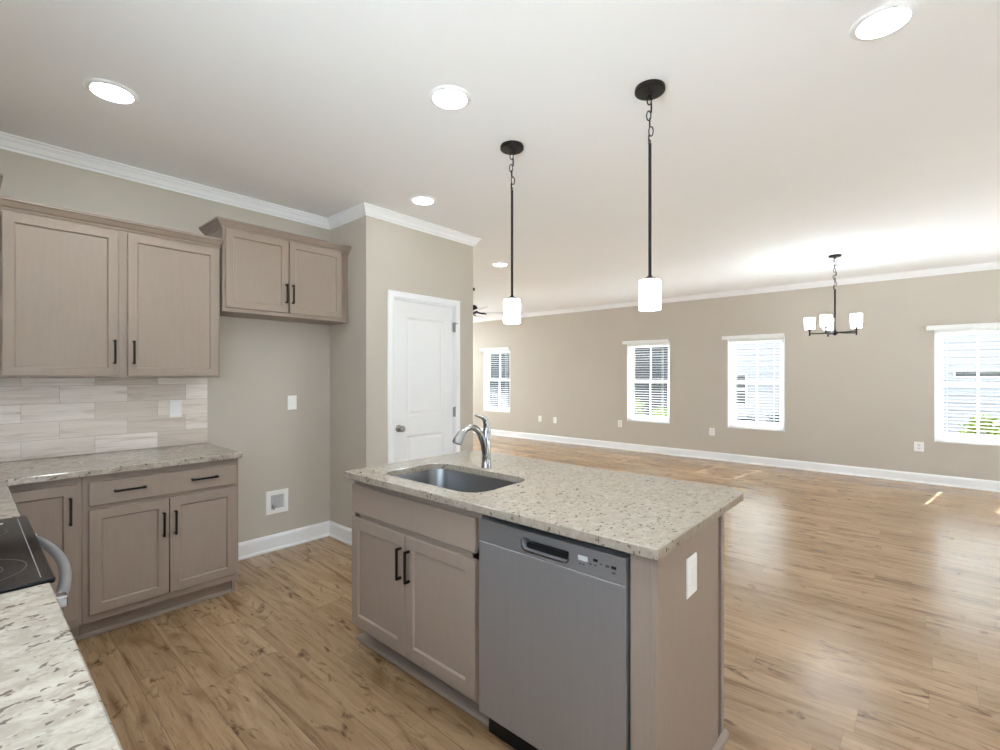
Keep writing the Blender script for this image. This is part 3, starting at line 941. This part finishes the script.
mb = MB(); mb.tube([(fx+0.002, fy, 1.085), (fx+0.004, fy, 1.115), (fx+0.002, fy, 1.140), (fx-0.008, fy, 1.162), (fx-0.028, fy, 1.178), (fx-0.056, fy, 1.186), (fx-0.084, fy, 1.193)],
                   [(0.022, 0.022), (0.020, 0.020), (0.017, 0.018), (0.013, 0.015), (0.008, 0.012), (0.005, 0.009), (0.003, 0.005)], 14)
mb.build('lever_handle', M['chrome'], fc, smooth=True)

# dishwasher
dw = thing('dishwasher', 'stainless dishwasher with pocket handle under the island top', 'dishwasher', (1.6, 0.975, 0))
mb = MB(); mb.box(1.372, 1.895, 0.668, 1.284, 0.06, 0.872)
mb.box(1.374, 1.40, 0.6625, 1.286, 0.10, 0.8765)  # near-black flange puts the shade into the gap round the door
for x in (1.42, 1.86):
    for y in (0.70, 1.25): mb.cyl((x, y, 0), (x, y, 0.0605), 0.012, 8)
mb.build('tub', M['dark'], dw)
frD = Frame((1.372, 0, 0), (0, -1, 0), (-1, 0, 0))
DA, DB, D0, D1 = -1.282, -0.668, 0.098, 0.845
zp0, zp1 = 0.760, D1
def fpatch(mb, us, zs, n, skip=()):
    for i in range(len(us)-1):
        for j in range(len(zs)-1):
            if (i, j) in skip: continue
            mb.face([frD.p(us[i], n, zs[j]), frD.p(us[i+1], n, zs[j]), frD.p(us[i+1], n, zs[j+1]), frD.p(us[i], n, zs[j+1])])
mb = MB(); R = lambda n, i: frD.rect(DA, DB, D0, zp0-0.001, n, i)
mb.loft([R(0, 0), R(0.0405, 0), R(0.0415, 0.001)]); mb.build('door_panel', M['steel'], dw)
# control panel with handle pocket
mb = MB()
pu0, pu1, pz0, pz1 = -1.072, -0.872, 0.775, 0.822
npk = 5
def rr2(u0, u1, z0, z1, r, n):
    return [frD.p(p[0], n, p[1]) for p in rrect(u0, u1, z0, z1, r, 0, npk)]
outer = frD.rect(DA, DB, zp0, zp1, 0.0405, 0.001)
hl = rr2(pu0, pu1, pz0, pz1, (0.008, 0.008, 0.02, 0.02), 0.0405)
vo = [mb.b.verts.new(p) for p in outer]; vh = [mb.b.verts.new(p) for p in hl]
es = [mb.b.edges.new((vo[i], vo[(i+1) % 4])) for i in range(4)] + [mb.b.edges.new((vh[i], vh[(i+1) % len(vh)])) for i in range(len(vh))]
bmesh.ops.triangle_fill(mb.b, edges=es, use_beauty=True)
mb.loft([frD.rect(DA, DB, zp0, zp1, 0.0, 0), frD.rect(DA, DB, zp0, zp1, 0.0395, 0), outer], True, False)
cp = mb.build('control_panel', M['steel_h'], dw)
mb = MB(); mb.loft([rr2(pu0, pu1, pz0, pz1, (0.008, 0.008, 0.02, 0.02), 0.0402), rr2(pu0+0.004, pu1-0.004, pz0+0.006, pz1-0.001, (0.008, 0.008, 0.016, 0.016), 0.030), rr2(pu0+0.008, pu1-0.008, pz0+0.014, pz1-0.001, (0.006, 0.006, 0.014, 0.014), 0.008)], False, True)
pk = mb.build('handle_pocket', M['steel_h'], cp)
mb = MB(); mb.loft([rr2(pu0+0.014, pu1-0.006, pz0+0.008, pz0+0.027, (0.004, 0.004, 0.009, 0.009), n_) for n_ in (0.0085, 0.030)]); mb.build('pocket_shadow', M['blackplastic'], cp)  # black block painted in as the shade low in the pocket
mb = MB()
pts = [p for p in rr2(pu0, pu1, pz0, pz1, (0.008, 0.008, 0.02, 0.02), 0.041)]
lip = pts[npk+1:]  # lower half of the rim
mb.tube(pts[2*npk+1:4*npk+4], 0.0035, 8); mb.build('handle_lip', M['chrome'], cp, smooth=True)
mb = MB()
frD.mbox(mb, -0.836, -0.800, 0.0395, 0.0412, 0.800, 0.816, 0.0); mb.build('display', M['slot'], cp)
for (u, z, s, m) in ((-0.790, 0.797, 0.005, 'ring'), (-0.772, 0.813, 0.008, 'dark'), (-0.772, 0.797, 0.004, 'ring'), (-0.752, 0.806, 0.004, 'ring'), (-0.730, 0.805, 0.007, 'ring'), (-0.708, 0.806, 0.0085, 'dark'), (-0.828, 0.789, 0.003, 'dark'), (-0.815, 0.789, 0.003, 'dark'), (-0.708, 0.790, 0.006, 'ring')):
    mb = MB(); frD.mbox(mb, u-s, u+s, 0.0395, 0.0410, z-s*0.55, z+s*0.55); mb.build('control_button', M[m], cp)
mb = MB(); frD.mbox(mb, DA+0.01, DB-0.01, -0.02, -0.004, 0.0, 0.097); mb.build('kick_plate', M['dark'], dw)

# ------------------------------------------------------------------ outlets and switches
def plate(name, fr, u, z, w, h, label, cat, kind, group=None):
    t = thing(name, label, cat, tuple(fr.p(u, 0, z - h/2)), group)
    mb = MB()
    R = lambda n, i: fr.rect(u-w/2, u+w/2, z-h/2, z+h/2, n, i)
    mb.loft([R(0.0004, 0), R(0.003, 0), R(0.006, 0.004)])
    mb.build('cover_plate', M['plastic'], t)
    if kind == 'outlet':
        for dz in (0.021, -0.021):
            mb = MB(); R2 = lambda n, i: fr.rect(u-0.0165, u+0.0165, z+dz-0.014, z+dz+0.014, n, i)
            mb.loft([R2(0.0055, 0), R2(0.0075, 0.0015)])
            s = mb.build('socket', M['slot'], t)
            mb = MB()
            for du in (-0.0065, 0.0065): fr.mbox(mb, u+du-0.001, u+du+0.001, 0.007, 0.0078, z+dz-0.004, z+dz+0.005)
            mb.build('slots', M['ring'], s)
    else:
        mb = MB(); R2 = lambda n, i: fr.rect(u-0.0165, u+0.0165, z-0.033, z+0.033, n, i)
        mb.loft([R2(0.0055, 0), R2(0.0072, 0.0015)])
        mb.build('rocker', M['plastic'], t)
    return t
fw = Frame((0, YA, 0), (1, 0, 0), (0, -1, 0))
plate('wall_switch', fw, 1.809, 1.172, 0.074, 0.118, 'white rocker switch on the grey wall above the fridge water box', 'switch', 'switch')
ft = Frame((0, YA-0.0095, 0), (1, 0, 0), (0, -1, 0))
plate('wall_switch', ft, 0.988, 1.166, 0.074, 0.118, 'white rocker switch on the tile backsplash', 'switch', 'switch')
ffw = Frame((XF, 0, 0), (0, -1, 0), (-1, 0, 0))
LB = ['white outlet low on the far wall, nearest the left window', 'white outlet low on the far wall, second from the left window', 'white outlet just left below the window with green grass', 'white outlet low on the far wall left of the window before the chandelier', 'white outlet low on the far wall near the photo right edge window']
for (y, z, w_, h_), lb in zip(((6.134, 0.461, 0.078, 0.125), (5.744, 0.453, 0.074, 0.122), (4.258, 0.48, 0.080, 0.13), (2.594, 0.46, 0.085, 0.122), (0.017, 0.468, 0.095, 0.128)), LB):
    plate('wall_outlet', ffw, -y, z, w_, h_, lb, 'outlet', 'outlet', 'outlets along the far wall')
fe = Frame((0, 0.574, 0), (1, 0, 0), (0, -1, 0))
plate('wall_outlet', fe, 1.612, 0.733, 0.086, 0.130, 'white outlet on the taupe end panel of the island', 'outlet', 'decora')

# fridge water supply box
wb = thing('water_supply_box', 'white recessed fridge water box low on the kitchen wall', 'water box', (1.687, YA, 0.285))
mb = MB(); u, z = 1.687, 0.383
R = lambda n, a: fw.rect(u-0.088+a, u+0.088-a, z-0.092+a, z+0.092-a, n)
mb.loft([R(0.0004, 0), R(0.006, 0), R(0.009, 0.004), R(0.009, 0.034), R(0.004, 0.037), R(0.0012, 0.039)], False, False)
mb.build('box_frame', M['plastic'], wb)
mb = MB(); fw.mbox(mb, u-0.052, u+0.052, 0.0004, 0.0015, z-0.056, z+0.056); mb.build('box_back', M['greybox'], wb)
mb = MB(); mb.cyl((u-0.03, YA-0.0016, z-0.03), (u-0.03, YA-0.022, z-0.03), 0.011, 12); mb.cyl((u-0.03, YA-0.016, z-0.055), (u-0.03, YA-0.016, z-0.02), 0.007, 10); mb.box(u-0.046, u-0.014, YA-0.026, YA-0.0215, z-0.036, z-0.024, 0.002)
mb.build('valve', M['nickel'], wb)

# ------------------------------------------------------------------ recessed lamps
RL = [(0.48, 2.889, 'round recessed lamp above the wall cabinet over the tiles'), (1.579, 1.718, 'round recessed lamp over the sink side of the island'),
      (2.332, 0.108, 'round recessed lamp at the upper right photo edge'), (2.365, 2.88, 'round recessed lamp in front of the pantry door'),
      (4.358, 3.846, 'small recessed lamp far off in the living room ceiling beyond the pantry')]
for (x, y, lb) in RL + [(0.45, 0.2, None), (0.45, 1.55, None), (1.4, -1.6, None), (4.36, 6.4, None), (4.36, 8.6, None), (6.9, 8.6, None)]:  # lamps without a label of their own are unseen, added for even light
    t = thing('recessed_light', lb or ('unseen recessed lamp added in the ceiling behind the viewpoint' if y < 3 else 'unseen recessed lamp added to brighten the living room'), 'ceiling light', (x, y, ZC), 'recessed ceiling lamps')
    mb = MB(); mb.lathe([(0.076, -0.002), (0.082, -0.010), (0.098, -0.007), (0.104, -0.0005)], (x, y, ZC), (0, 0, 1), 40, False, False)
    mb.lathe([(0.076, -0.002), (0.104, -0.0005)], (x, y, ZC), (0, 0, 1), 40, False, False)
    mb.build('trim_ring', M['trim'], t, smooth=True)
    mb = MB(); mb.lathe([(0.0765, -0.0022), (0.074, -0.0045), (0.05, -0.006), (0.001, -0.0065)], (x, y, ZC), (0, 0, 1), 40)
    mb.build('glowing_lens', M['lens_l' if y > 6 else 'lens_d' if (x > 2.3 and 2 < y < 3) else 'lens'], t, smooth=True)

# ------------------------------------------------------------------ pendants
def chain_links(mb, x, y, z0, z1, n, wob=0.005):
    h = (z1 - z0) / n
    for k in range(n):
        zc = z0 + (k + 0.5) * h
        ang = (k % 2) * math.pi/2 + 0.5
        dx = wob * math.sin(k * 1.9); dy = wob * math.cos(k * 2.3)
        pts = []
        for j in range(12):
            a = 2*math.pi*j/12
            rr = 0.010 * math.cos(a); zz = (h*0.62) * math.sin(a)
            pts.append((x+dx + rr*math.cos(ang), y+dy + rr*math.sin(ang), zc + zz))
        mb.tube(pts, 0.0030, 6, True)

def make_pendant(x, y, label):
    t = thing('pendant_light', label, 'pendant lamp', (x, y, ZC), 'pendants over the island')
    mb = MB(); mb.lathe([(0.067, -0.0005), (0.069, -0.006), (0.069, -0.020), (0.064, -0.025), (0.014, -0.027), (0.010, -0.040), (0.004, -0.044)], (x, y, ZC), (0, 0, 1), 32)
    cp = mb.build('canopy', M['black'], t, smooth=True)
    for s in (-1, 1):
        mb = MB(); mb.lathe([(0.006, -0.0255), (0.007, -0.030), (0.003, -0.033)], (x+s*0.042, y+s*0.015, ZC), (0, 0, 1), 10); mb.build('canopy_screw', M['black'], cp, smooth=True)
    mb = MB(); chain_links(mb, x, y, 2.490, ZC-0.040, 6)
    mb.build('chain', M['black'], t, smooth=True)
    mb = MB(); mb.cyl((x, y, 1.856), (x, y, 2.486), 0.0072, 14); mb.tube([(x+0.008*math.cos(a), y, 2.494+0.010*math.sin(a)) for a in [i*math.pi/5 for i in range(10)]], 0.0024, 6, True)
    mb.build('rod', M['black'], t, smooth=True)
    mb = MB(); mb.lathe([(0.034, 1.845), (0.034, 1.852), (0.014, 1.860), (0.010, 1.866)], (x, y, 0), (0, 0, 1), 24)
    mb.build('socket_cap', M['black'], t, smooth=True)
    mb = MB(); mb.lathe([(0.030, 1.8448), (0.047, 1.844), (0.0490, 1.838), (0.0500, 1.80), (0.0500, 1.708), (0.0475, 1.707), (0.0470, 1.80), (0.044, 1.838), (0.030, 1.8415)], (x, y, 0), (0, 0, 1), 32, False, False)
    s = mb.build('glass_shade', M['shade'], t, smooth=True); s['label'] = 'glowing white glass cylinder shade'
    mb = MB(); mb.lathe([(0.008, 1.842), (0.012, 1.82), (0.024, 1.785), (0.026, 1.765), (0.018, 1.742), (0.004, 1.736)], (x, y, 0), (0, 0, 1), 16)
    mb.build('bulb', M['shade'], t, smooth=True)
    return t
make_pendant(2.152, 1.805, 'black rod pendant with white glass shade, the left and farther of two over the island')
make_pendant(2.145, 0.954, 'black rod pendant with white glass shade, the right and nearer of two over the island')

# chandelier
cx, cy = 6.529, 0.725
ch = thing('chandelier', 'dark metal chandelier with white glass cup shades before the far wall', 'chandelier', (cx, cy, ZC))
mb = MB(); mb.lathe([(0.062, -0.0005), (0.064, -0.010), (0.055, -0.022), (0.014, -0.026), (0.006, -0.040)], (cx, cy, ZC), (0, 0, 1), 28); mb.build('canopy', M['bronze'], ch, smooth=True)
mb = MB(); chain_links(mb, cx, cy, 2.37, ZC-0.036, 9, 0.01); mb.build('chain', M['bronze'], ch, smooth=True)
mb = MB(); mb.cyl((cx, cy, 1.88), (cx, cy, 2.366), 0.009, 12); mb.build('rod', M['bronze'], ch, smooth=True)
mb = MB(); mb.lathe([(0.006, 1.845), (0.016, 1.852), (0.030, 1.868), (0.034, 1.880), (0.024, 1.892), (0.012, 1.905), (0.010, 1.93)], (cx, cy, 0), (0, 0, 1), 20); mb.build('hub', M['bronze'], ch, smooth=True)
vd = Vector((cx, cy, 0)).normalized(); vr = Vector((vd.y, -vd.x, 0))
for ang in (-88, -16, 56, 128, 200):
    a = math.radians(ang)
    d = vr * math.sin(a) + vd * (math.cos(a))
    ex, ey = cx + d.x*0.240, cy + d.y*0.240
    mb = MB(); mb.tube([(cx+d.x*0.02, cy+d.y*0.02, 1.878), (cx+d.x*0.13, cy+d.y*0.13, 1.874), (ex, ey, 1.876)], 0.0075, 10)
    mb.cyl((ex, ey, 1.850), (ex, ey, 1.925), 0.0085, 12)
    mb.lathe([(0.012, 1.912), (0.030, 1.922), (0.032, 1.928), (0.012, 1.930)], (ex, ey, 0), (0, 0, 1), 20)
    arm = mb.build('arm', M['bronze'], ch, smooth=True)
    mb = MB(); mb.lathe([(0.028, 1.9285), (0.046, 1.9285), (0.050, 1.935), (0.053, 2.058), (0.050, 2.0585), (0.047, 1.938), (0.028, 1.9325)], (ex, ey, 0), (0, 0, 1), 28, False, False)
    s = mb.build('glass_shade', M['shade_c'], arm, smooth=True); s['label'] = 'glowing white glass cup shade'

# ceiling fan beyond the pantry corner
fx0, fy0, fz = 5.26, 5.255, 2.39
fn = thing('ceiling_fan', 'ceiling fan mostly hidden behind the pantry wall corner', 'ceiling fan', (fx0, fy0, ZC))
mb = MB(); mb.lathe([(0.07, 2.7495), (0.07, 2.72), (0.03, 2.70), (0.014, 2.695), (0.014, 2.49)], (fx0, fy0, 0), (0, 0, 1), 24); mb.build('downrod', M['black'], fn, smooth=True)
mb = MB(); mb.lathe([(0.03, 2.495), (0.09, 2.48), (0.115, 2.44), (0.115, 2.38), (0.09, 2.355), (0.02, 2.345)], (fx0, fy0, 0), (0, 0, 1), 28); mb.build('motor_housing', M['black'], fn, smooth=True)
vd = Vector((fx0, fy0, 0)).normalized(); vr = Vector((vd.y, -vd.x, 0))
for k_ in range(5):
    a = math.radians(90 + 72 * k_)
    d = vr * math.sin(a) + vd * math.cos(a); p = Vector((-d.y, d.x, 0))
    o_ = Vector((fx0, fy0, 2.365))
    mb = MB()
    pts = []
    for (rr, ww) in ((0.22, 0.045), (0.40, 0.062), (0.60, 0.068), (0.64, 0.055), (0.66, 0.03)): pts.append((rr, ww))
    lo = [o_ + d*rr + p*ww + Vector((0, 0, ww*0.2)) for rr, ww in pts] + [o_ + d*rr - p*ww - Vector((0, 0, ww*0.2)) for rr, ww in reversed(pts)]
    mb.loft([lo, [q + Vector((0, 0, 0.008)) for q in lo]])
    bl = mb.build('blade', M['fanblade'], fn)
    mb = MB(); mb.tube([o_ + d*0.09 + Vector((0, 0, 0.012)), o_ + d*0.17 + Vector((0, 0, -0.006)), o_ + d*0.25 + Vector((0, 0, -0.006))], [(0.018, 0.012), (0.022, 0.009), (0.03, 0.005)], 10)
    mb.build('blade_bracket', M['black'], bl, smooth=True)

# ------------------------------------------------------------------ outside
mb = MB(); mb.box(XF+0.17, 40, -30, 40, -0.5, -0.15)
lw = mb.build('lawn', M['grass'], None, (14, 2, -0.15)); lw['kind'] = 'structure'
mb = MB(); mb.box(-14, XF+0.17, -26, YR-0.16, -0.4, -0.03); mb.box(-14, XB-0.16, YR-0.16, YA+0.2, -0.4, -0.03); mb.box(XP2-0.1, XF+0.17, YL+0.16, 28, -0.4, -0.03)  # pale unseen ground, added to bounce sunlight indoors
pt = mb.build('added_patio', M['added_patio'], None, (3, -8, -0.03)); pt['kind'] = 'structure'

def siding(mb, x, y0, y1, z0, z1, lap=0.16):
    z = z0
    while z < z1 - 1e-6:
        t = min(z + lap, z1)
        mb.loft([[(x, y0, z), (x, y1, z), (x+0.05, y1, z), (x+0.05, y0, z)], [(x+0.016, y0, t), (x+0.016, y1, t), (x+0.05, y1, t), (x+0.05, y0, t)]])
        z = t
def house(label, x, y0, y1, zt, mat, wins):
    h = thing('neighbour_house', label, 'house', (x+3, (y0+y1)/2, -0.15))
    mb = MB(); siding(mb, x, y0, y1, -0.15, zt); mb.box(x+0.05, x+6, y0, y1, -0.15, zt)
    mb.build('siding_wall', mat, h)
    mb = MB(); mb.loft([[(x-0.3, y0-0.3, zt), (x+6.3, y0-0.3, zt), (x+3, y0-0.3, zt+1.8)], [(x-0.3, y1+0.3, zt), (x+6.3, y1+0.3, zt), (x+3, y1+0.3, zt+1.8)]])
    mb.build('roof', M['roofing'], h)
    for (a, b, c, d, split) in wins:
        mb = MB()
        for (p, q, r_, s) in ((a-0.03, b+0.03, c-0.03, c), (a-0.03, b+0.03, d, d+0.03), (a-0.03, a, c, d), (b, b+0.03, c, d)): mb.box(x-0.02, x+0.03, p, q, r_, s)
        if split: mb.box(x-0.015, x+0.03, a, b, (c+d)/2-0.03, (c+d)/2+0.03)
        f = mb.build('house_window', M['vinyl'], h)
        mb = MB(); mb.box(x-0.005, x+0.04, a, b, c, d); mb.build('window_glass', M['darkglass'], f)
house('pale blue-grey sided house seen through the two right windows', 14.0, -7.0, 5.0, 3.6, M['siding'], [(-1.32, -0.55, 1.37, 1.48, False), (3.53, 3.92, 0.62, 1.40, True)])
house('slate grey house seen through the two left windows', 14.0, 5.6, 15.5, 3.6, M['siding_dark'], [])

def shrub(name, label, x, y, r, h, mat, n=420):
    t = thing(name, label, 'shrub', (x, y, -0.15))
    mb = MB()
    for i in range(7):
        a = 2*math.pi*i/7
        mb.tube([(x, y, -0.15), (x+0.3*r*math.cos(a), y+0.3*r*math.sin(a), -0.15+h*0.4), (x+0.6*r*math.cos(a), y+0.6*r*math.sin(a), -0.15+h*0.8)], [0.015, 0.010, 0.004], 6)
    mb.build('stems', M['stem'], t)
    mb = MB()
    for i in range(n):
        a = random.uniform(0, 2*math.pi); el = math.acos(random.uniform(-0.55, 1)); q = random.uniform(0.55, 1.0)
        c = Vector((x + r*q*math.sin(el)*math.cos(a), y + r*q*math.sin(el)*math.sin(a), -0.15 + h*0.5 + h*0.5*q*math.cos(el)))
        dd = Vector((random.uniform(-1,1), random.uniform(-1,1), random.uniform(0,1))).normalized()
        e = dd.orthogonal().normalized(); s = random.uniform(0.05, 0.09)
        mb.face([c, c+dd*s*0.5+e*s*0.28, c+dd*s*1.1, c+dd*s*0.5-e*s*0.28])
    mb.build('foliage', mat, t)
shrub('shrub', 'yellow-green shrub outside the window at the right photo edge', 10.6, -0.72, 0.25, 0.92, M['leaf'], 900)
for i, (y, r_, h) in enumerate(((2.60, 0.32, 0.62), (3.28, 0.31, 0.5), (3.94, 0.31, 0.52))):
    t = ['dusky low shrub outside the third window, right one of a row of three', 'dusky low shrub outside the third window, middle one of a row of three', 'dusky low shrub outside the third window, left one of a row of three'][i]
    shrub('shrub', t, 13.2, y, r_, h, M['leaf3'], 500)
for i, (y, r_, h) in enumerate(((5.45, 0.36, 0.62), (6.35, 0.42, 0.95))):
    t = ['bright green low shrub outside the second window', 'bright green taller shrub outside the second window, beside the low one'][i]
    shrub('shrub', t, 13.0, y, r_, h, M['leaf4'], 700)
fnc = thing('fence', 'low pale fence outside the far left window', 'fence', (12.9, 12.0, -0.15))
for k_ in range(9):
    y = 10.2 + k_ * 0.5
    mb = MB(); mb.box(12.88, 12.94, y-0.03, y+0.03, -0.15, 0.75, 0.004); mb.build('fence_post', M['fence'], fnc)
mb = MB()
for z in (0.02, 0.22, 0.42, 0.60): mb.box(12.90, 12.92, 10.2, 14.2, z, z+0.13)
mb.build('fence_boards', M['fence'], fnc)
